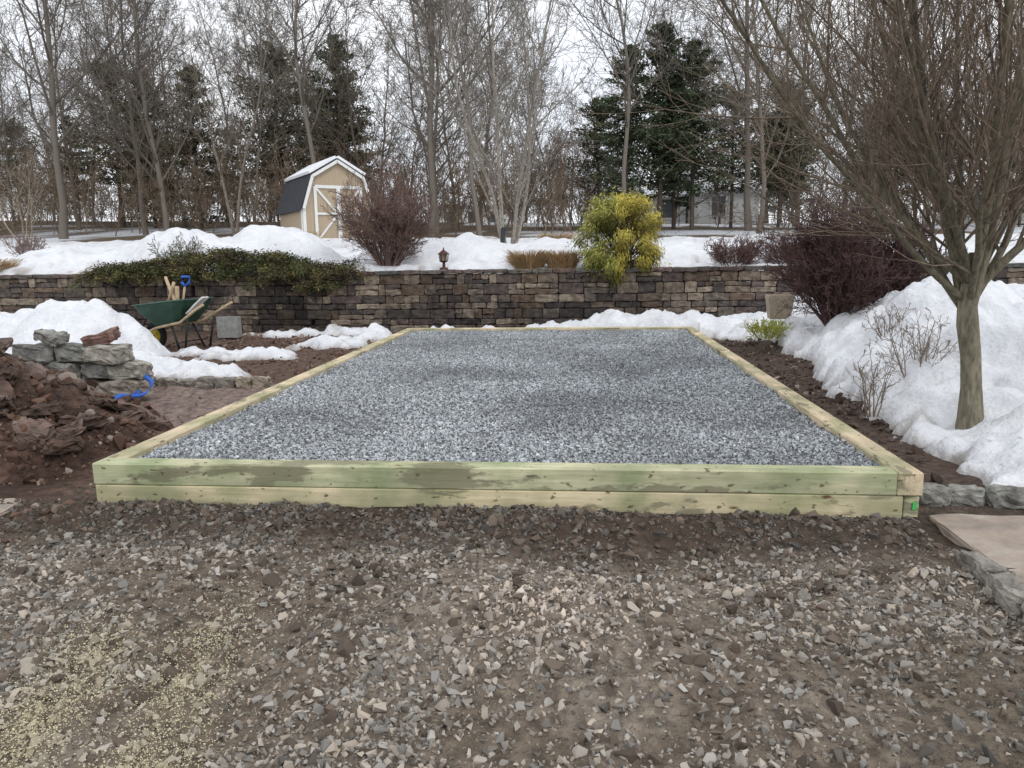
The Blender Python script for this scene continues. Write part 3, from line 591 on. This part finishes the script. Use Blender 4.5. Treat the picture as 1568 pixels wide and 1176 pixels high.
def brush(seed,n,y0,y1,q0,q1,h0,h1,c,minr,k=(8,5,3)):
    rg=R_(seed); y=rg.uniform(y0,y1,n); q=rg.uniform(q0,q1,n); x=y*q
    keep=~((np.abs(x+8.0)<2.5)&(y<33)); keep&=~((q>.08)&(q<.225)&(rg.random(n)<.8)); x=x[keep];y=y[keep];n=len(x)
    P=np.stack([x,y,ghz(x,y)-.1],1); D=np.stack([rg.normal(0,.22,n),rg.normal(0,.22,n),np.ones(n)],1); c=np.array(c)
    lv=[dict(seg=4,wander=.1,up=.03,taper=.3,sides=3,kids=k[0],t0=.08,ang=.7,ratio=.42,fall=.4,col=c,minr=minr,lr=.01),
        dict(seg=3,wander=.2,up=.06,sides=3,kids=k[1],t0=.1,ang=.65,ratio=.55,col=c,minr=minr,lr=.008),
        dict(seg=2,wander=.2,up=.04,sides=3,kids=k[2],t0=.1,ang=.6,ratio=.6,col=c*1.1,minr=minr,lr=.008),
        dict(seg=1,wander=.2,up=.04,sides=3,col=c*1.15,minr=minr)]
    return grow(P,D,rg.uniform(h0,h1,n),rg.uniform(.015,.045,n),lv,seed)
b1=brush(771,340,31,46,-1.0,.02,1.5,5.0,(.19,.145,.105),.008,(9,5,3))
b2=brush(772,190,33,50,.0,.75,1.2,4.0,(.19,.155,.125),.008,(8,5,3))
b3=brush(773,380,50,70,-1.0,.75,2.5,6.5,(.20,.17,.14),.012,(8,4,2))
V,F,C=joinm([b1,b2,b3]); 
def conifer_np(seed,h,w,bare=.2,col=(.03,.045,.022),nb=120,nl=9500,fs=.19,ragged=.4):
    rg=R_(seed); parts=[]
    tr=np.array([[(0,0,-.2),(rg.normal(0,.05),rg.normal(0,.05),h*.33),(rg.normal(0,.08),rg.normal(0,.08),h*.66),(0,0,h*.97)]],float)
    V,F=tubes(tr,np.array([[.12,.1,.06,.015]])*h/9,6); parts.append((V,F,np.tile((.12,.095,.075),(len(V),1))))
    t=bare+(1-bare)*rg.random(nb)**.8; a=rg.random(nb)*6.28
    prof=np.interp((t-bare)/(1-bare),[0,.12,.35,.7,.9,1],[.6,.95,1,.78,.45,.15])*w*(1-ragged+ragged*2*rg.random(nb))
    up=rg.uniform(-.1,.5,nb)+.5*(t>.8); p0=np.stack([np.zeros(nb),np.zeros(nb),t*h],1)
    d=norm(np.stack([np.cos(a),np.sin(a),up],1)); pts=p0[:,None]+d[:,None]*(prof[:,None]*np.linspace(0,1,4)[None])[...,None]
    V,F=tubes(pts,np.broadcast_to(np.array([.03,.022,.014,.006])[None]*h/9,(nb,4)).copy(),3); parts.append((V,F,np.tile((.10,.08,.06),(len(V),1))))
    bi=rg.integers(0,nb,nl); s=rg.random(nl)**.6*1.05; C=p0[bi]+d[bi]*(prof[bi]*s)[:,None]
    C+=rg.normal(0,1,(nl,3))*(.03+.11*prof[bi][:,None]/w)*np.array([1.3,1.3,.7])*w/1.6
    D=d[bi]+rg.normal(0,.5,(nl,3)); l=fs*rg.uniform(.5,1.5,nl); V,F=leaves(C,D,l,l*.42,seed+1)
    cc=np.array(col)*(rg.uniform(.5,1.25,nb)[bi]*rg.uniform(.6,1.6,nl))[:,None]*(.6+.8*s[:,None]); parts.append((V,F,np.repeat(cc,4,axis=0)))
    return joinm(parts)
CN=[]
for i,(h,w_,b_,c) in enumerate([(9,1.75,.2,(.066,.084,.048)),(9,1.6,.15,(.068,.088,.05)),(9,2.0,.26,(.10,.10,.06)),(9,1.75,.05,(.105,.10,.064))]):
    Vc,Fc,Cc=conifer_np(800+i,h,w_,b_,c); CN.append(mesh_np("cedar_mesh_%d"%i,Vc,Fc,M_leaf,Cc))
def inst(name,me,x,y,s,rz,parent=None,sz=None):
    o=bpy.data.objects.new(name,me); o.location=(x,y,float(ghz(x,y))-.05); o.scale=(s,s,sz or s); o.rotation_euler=(0,0,rz); return link(o,parent)
woods=empty("distant_woods"); rg=R_(900)
obj_np("understory",V,F,M_twig,C,False,woods)
def strat(n,y0,y1,q0,q1):
    i=np.arange(n); q=q0+(q1-q0)*((i*.61803)%1); y=y0+(y1-y0)*((i+rg.random(n))/n); return q*y,y
xs,ys=strat(56,31,60,-1.0,.72)
for i,(x,y) in enumerate(zip(xs,ys)):
    if abs(x+8.0)<2.5 and y<33: continue
    inst("bare_tree_%d"%i,TM[rg.integers(6)],x,y,rg.uniform(.7,1.15),rg.random()*6.28,woods)
for i in range(22):
    y=rg.uniform(38,56); q=rg.choice([rg.uniform(-.9,-.2),rg.uniform(.23,.7)],p=[.6,.4]); x=q*y
    inst("cedar_%d"%i,CN[rg.integers(1,4)],x,y,rg.uniform(.6,.9),rg.random()*6.28,woods)
for (x,y,s,k) in [(2.1,34,.86,1),(3.6,34.5,.95,0),(5.1,35,.88,0),(4.4,36,.82,1),(7.4,38,.72,2),(9.4,37,.74,2),(.9,37,.66,2),(-15.5,39,1.0,2),(-22,38,.85,3),(-25,40,.95,2),(-19,37,.85,3),(-13.2,42,1.1,1)]:
    inst("cedar_tree",CN[k],x,y,s,x*3)
for (x,y,s,k) in [(-21.5,30,1.1,1),(-10.9,31.5,1.1,4),(-6.0,30.5,1.1,1),(6.9,30,.95,2),(-17.5,31,1.0,0),(13,30,.9,0),(-3.9,30,.9,4)]:
    inst("bare_tree",TM[k],x,y,s,x*2)
def multistem(name,x,y,seed,stems,h,r,col,minr,levels_k,up=.09,spread=.3,base=.3,z=None):
    rg=R_(seed); c=np.array(col); n=stems; a=np.arange(n)*6.28/n+rg.random()*6; s=rg.uniform(.5,1,n)*spread
    P=np.stack([np.cos(a)*.05,np.sin(a)*.05,np.full(n,-.1)],1);D=np.stack([np.cos(a)*s,np.sin(a)*s,np.ones(n)],1)
    lv=[dict(seg=10,wander=.07,up=.06,taper=.2,sides=7,kids=levels_k[0],t0=base,ang=.6,ratio=.4,fall=.5,rr=.55,col=c,minr=minr,lr=.018),
        dict(seg=6,wander=.12,up=up,taper=.3,sides=4,kids=levels_k[1],t0=.15,ang=.6,ratio=.5,col=c*.9,minr=minr,lr=.012),
        dict(seg=4,wander=.16,up=up,sides=3,kids=levels_k[2],t0=.1,ang=.55,ratio=.6,col=c*.85,minr=minr),
        dict(seg=3,wander=.18,up=.05,sides=3,col=c*.85,minr=minr)]
    V,F,C=grow(P,D,h*rg.uniform(.8,1.05,n),np.full(n,r),lv,seed)
    o=obj_np(name,V,F,M_bark,C,True); o.location=(x,y,float(ghz(x,y)) if z is None else z); return o
multistem("birch_tree",-1.85,20,61,4,8.5,.055,(.30,.27,.23),.0045,(14,8,6),spread=.24,base=.12)
multistem("young_bare_tree",-18.5,24,62,4,3.0,.03,(.30,.25,.19),.004,(8,6,4),spread=.5)
multistem("bare_tree",-13.5,29,66,2,8,.07,(.2,.17,.14),.006,(12,7,5),spread=.2)
def big_tree():
    rg=R_(63); c=np.array((.165,.148,.105)); c2=np.array((.21,.165,.125)); parts=[]
    tr=np.array([[(0,0,-.15),(-.01,0,.0),(-.025,0,.25),(-.05,.0,.5),(-.085,.02,.75),(-.10,.03,.95),(-.06,.05,1.3)]]); V,F=tubes(tr,np.array([[.12,.095,.075,.072,.078,.066,.045]]),12)
    parts.append((V,F,np.tile(c*1.15,(len(V),1))*rg.uniform(.8,1.2,(len(V),1))))
    n=17; a=np.array([3.3,2.6,3.9,.2,-.5,.7,1.6,4.6,2.1,5.2,3.0,0,1.2,3.5,2.9,3.2,4.2]); s=np.array([1.15,.8,.8,.6,.85,.95,.6,.6,.3,.35,.4,.25,.2,.85,1.2,.55,1.0])
    z0=rg.uniform(.62,1.1,n); P=np.stack([-.085+0*z0,.02+0*z0,z0],1); D=np.stack([np.cos(a)*s,np.sin(a)*s,np.ones(n)],1)
    lv=[dict(seg=12,wander=.065,up=.045,taper=.2,sides=7,kids=17,t0=.08,ang=.65,ratio=.42,fall=.5,rr=.5,col=c,minr=.004,lr=.014),
        dict(seg=6,wander=.10,up=.11,taper=.25,sides=4,kids=8,t0=.08,ang=.55,ratio=.55,fall=.3,col=c2*.95,minr=.0028,lr=.01),
        dict(seg=4,wander=.11,up=.09,taper=.3,sides=3,kids=4,t0=.05,ang=.5,ratio=.6,col=c2,minr=.002,lr=.01),
        dict(seg=2,wander=.12,up=.08,taper=.5,sides=3,col=c2*1.1,minr=.0017)]
    parts.append(grow(P,D,rg.uniform(3.4,4.5,n),np.full(n,.034)*rg.uniform(.7,1.15,n),lv,64))
    V,F,C=joinm(parts); o=obj_np("ornamental_pear_tree",V,F,M_bark,C,True); o.location=(3.12,6.1,.2)
big_tree()
def shrub(name,x,y,z,*a,**k):
    V,F,C=shrub_np(*a,**k); o=obj_np(name,V,F,M_twig,C,True); o.location=(x,y,z); return o
shrub("bare_shrub",-4.05,15.8,1.3,951,2.15,.75,38,.02,(.19,.13,.11),.0035,kids=(9,6,5),rnd=True)
shrub("barberry_shrub",3.75,11.3,.45,952,2.0,.6,44,.018,(.10,.06,.056),.0035,kids=(10,7,5),rnd=True)
shrub("barberry_shrub",4.7,11.8,.5,953,1.7,.7,30,.018,(.09,.056,.053),.0035,kids=(9,6,5),rnd=True)
shrub("barberry_shrub",3.15,15.7,1.25,954,.75,1.1,34,.01,(.14,.085,.075),.003,kids=(8,5,4))
shrub("barberry_shrub",4.3,15.9,1.25,955,.8,1.1,34,.01,(.14,.085,.075),.003,kids=(8,5,4))
shrub("twiggy_shrub",2.62,6.75,.15,956,.62,.35,7,.007,(.27,.22,.17),.0022,kids=(5,3,2))
shrub("twiggy_shrub",3.2,7.3,.3,957,.8,.5,11,.007,(.25,.20,.16),.0022,kids=(5,3,2))
shrub("twiggy_shrub",3.5,8.6,.5,958,.5,.6,10,.007,(.2,.15,.12),.0025,kids=(5,3,2))
shrub("twiggy_shrub",-14.3,18.5,1.6,959,.8,.8,20,.008,(.22,.16,.14),.004)
shrub("twiggy_shrub",-9.0,16.2,1.3,960,.9,.9,14,.008,(.14,.13,.09),.004)
shrub("weeping_shrub",14.5,17.5,1.6,961,2.2,.8,30,.02,(.3,.22,.15),.005)
def cypress():
    rg=R_(970); nb=85; u=rg.random(nb); a=rg.random(nb)*6.28; zc=.0+1.42*u; rr=np.interp(u,[0,.25,.6,1],[.62,.78,.74,.38])*rg.uniform(.45,1.15,nb)
    cen=np.stack([np.cos(a)*rr,np.sin(a)*rr*.9,zc],1); nl=24000; bi=rg.integers(0,nb,nl)
    C=cen[bi]+rg.normal(0,1,(nl,3))*np.array([.085,.085,.10]); out=norm(C-np.array([0,0,.3])); D=out*.6+np.array([0,0,-.9])+rg.normal(0,.35,(nl,3))
    l=rg.uniform(.04,.12,nl); V,F=leaves(C,D,l,l*.2,971)
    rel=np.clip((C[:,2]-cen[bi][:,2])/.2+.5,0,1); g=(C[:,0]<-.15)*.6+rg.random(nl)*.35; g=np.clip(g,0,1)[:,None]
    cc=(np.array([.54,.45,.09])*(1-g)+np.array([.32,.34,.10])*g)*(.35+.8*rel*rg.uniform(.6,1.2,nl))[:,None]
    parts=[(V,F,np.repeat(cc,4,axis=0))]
    p=np.stack([np.zeros((nb,3))+np.array([0,0,-.1]),cen*np.array([.4,.4,.6]),cen],1); V,F=tubes(p,np.tile([.02,.015,.006],(nb,1)),4); parts.append((V,F,np.tile((.08,.06,.04),(len(V),1))))
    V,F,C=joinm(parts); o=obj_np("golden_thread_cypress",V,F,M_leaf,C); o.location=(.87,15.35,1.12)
cypress()
def juniper():
    rg=R_(980); nb=330; x=-10.3+5.7*rg.random(nb); top=np.interp(x,[-10.3,-9,-7.6,-6.2,-4.6],[.16,.3,.5,.38,.12])
    y=15.45-.35*sstep(-8,-5.4,x)+rg.uniform(-.30,.75,nb); z=1.22+top*rg.random(nb)-.42*sstep(15.35,15.0,y)*rg.random(nb)
    P=np.stack([x,y,z],1); nl=60000; bi=rg.integers(0,nb,nl); a=rg.normal(0,.9,nb)-1.57+(x>-7)*.5-(x<-8)*.3
    d=norm(np.stack([np.cos(a),np.sin(a),rg.uniform(-.25,.25,nb)],1)); s=rg.random(nl)**.8*.55
    C=P[bi]+d[bi]*s[:,None]+rg.normal(0,.045,(nl,3)); C[:,2]-=.25*s*s
    l=rg.uniform(.03,.08,nl); V,F=leaves(C,d[bi]+rg.normal(0,.5,(nl,3)),l,l*.35,981)
    cb=np.array([[.07,.082,.035],[.11,.10,.04],[.07,.058,.034]])[rg.integers(0,3,nb)]
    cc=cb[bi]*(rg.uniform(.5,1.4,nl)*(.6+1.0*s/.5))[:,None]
    parts=[(V,F,np.repeat(cc,4,axis=0))]; pt=P[:,None]+d[:,None]*np.linspace(0,.5,4)[None,:,None]; pt[...,2]-=.25*np.linspace(0,.5,4)[None]**2
    V,F=tubes(pt,np.tile([.008,.006,.005,.003],(nb,1)),3); parts.append((V,F,np.tile((.06,.045,.03),(len(V),1))))
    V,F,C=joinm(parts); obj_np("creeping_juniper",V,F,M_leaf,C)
juniper()
def grass(x,y,seed,h=.5,n=900,col=(.38,.26,.14),spread=.35):
    rg=R_(seed); a=rg.random(n)*6.28; r=rg.random(n)**.5*spread*.5; t=np.linspace(0,1,4); out=rg.uniform(.05,.5,n)*spread
    P=np.stack([np.cos(a)*r,np.sin(a)*r,np.zeros(n)],1); hh=h*rg.uniform(.5,1,n)
    pts=P[:,None]+np.stack([np.cos(a)[:,None]*out[:,None]*t**2,np.sin(a)[:,None]*out[:,None]*t**2,hh[:,None]*(t-.25*t**3)],-1)
    V,F=tubes(pts,np.tile([.005,.005,.004,.002],(n,1)),3); C=np.repeat(np.array(col)*rg.uniform(.6,1.4,(n,1)),12,axis=0)
    o=obj_np("ornamental_grass",V,F,M_twig,C); o.location=(x,y,float(ghz(x,y)))
grass(-1.05,15.6,31,.68,spread=.6);grass(-.35,15.6,32,.66,spread=.55);grass(-13.2,16.0,33,.6,spread=.8);grass(-.6,21,34,.8,spread=.7);grass(-8.1,21.5,35,.9,spread=.8)
V,F,C=shrub_np(991,.35,1.3,40,.006,(.5,.52,.12),.004,kids=(5,3,2)); o=obj_np("yellow_green_plant",V,F,M_twig,C,True); o.location=(3.0,12.2,.25)
M_pipe=simple("black_plastic",(.03,.035,.045),.6); tube_obj("trunk_guard",[(-2.0,19.6,1.45),(-1.95,19.7,2.25)],[.07,.055],M_pipe)
# ------------------------------------------------------------ light & sky
w=bpy.data.worlds.new("World"); scene.world=w; w.use_nodes=True; nt=w.node_tree;N=nt.nodes;Lk=nt.links
sky=N.new('ShaderNodeTexSky'); sky.sky_type='NISHITA'; sky.sun_disc=False; sky.sun_elevation=math.radians(48); sky.sun_rotation=math.radians(138)
tc=N.new('ShaderNodeTexCoord'); ns=N.new('ShaderNodeTexNoise'); ns.inputs['Scale'].default_value=2.2; ns.inputs['Detail'].default_value=5; Lk.new(tc.outputs['Generated'],ns.inputs['Vector'])
rp=N.new('ShaderNodeValToRGB'); e=rp.color_ramp.elements; e[0].position=.35;e[0].color=(.84,.875,.93,1);e[1].position=.62;e[1].color=(1,1,1,1); Lk.new(ns.outputs['Fac'],rp.inputs['Fac'])
ml=N.new('ShaderNodeMix');ml.data_type='RGBA';ml.blend_type='MULTIPLY';ml.inputs[0].default_value=1;Lk.new(rp.outputs['Color'],ml.inputs[6]);ml.inputs[7].default_value=(9.8,9.9,10.1,1)
mx=N.new('ShaderNodeMix');mx.data_type='RGBA';mx.inputs[0].default_value=.94;Lk.new(sky.outputs[0],mx.inputs[6]);Lk.new(ml.outputs[2],mx.inputs[7])
bg=N['Background']; bg.inputs['Strength'].default_value=.128; Lk.new(mx.outputs[2],bg.inputs['Color'])
sl=bpy.data.lights.new("sun",'SUN'); sl.energy=.8; sl.angle=math.radians(20); sl.color=(1,.97,.93); so=bpy.data.objects.new("sun",sl); COL.objects.link(so)
dirv=Vector((-.45,.5,-.75)); so.rotation_euler=dirv.to_track_quat('-Z','Y').to_euler()
# ------------------------------------------------------------ camera
cam=bpy.data.cameras.new("camera"); cam.sensor_width=36; cam.lens=36*1141/1568; cam.clip_end=3000; co=bpy.data.objects.new("camera",cam); COL.objects.link(co)
p=math.radians(9.78);ps=math.radians(5.17);th=.014
Rv=Vector((math.cos(ps),math.sin(ps),0)); f0=Vector((-math.sin(ps),math.cos(ps),0)); zz=Vector((0,0,1))
fw=f0*math.cos(p)-zz*math.sin(p); up=f0*math.sin(p)+zz*math.cos(p)
Rr=Rv*math.cos(th)-up*math.sin(th); Ur=Rv*math.sin(th)+up*math.cos(th)
M=Matrix((Rr,Ur,-fw)).transposed().to_4x4(); M.translation=Vector((0,0,1.53)); co.matrix_world=M; scene.camera=co
scene.view_settings.view_transform='Standard'; scene.view_settings.look='None'; scene.view_settings.exposure=0
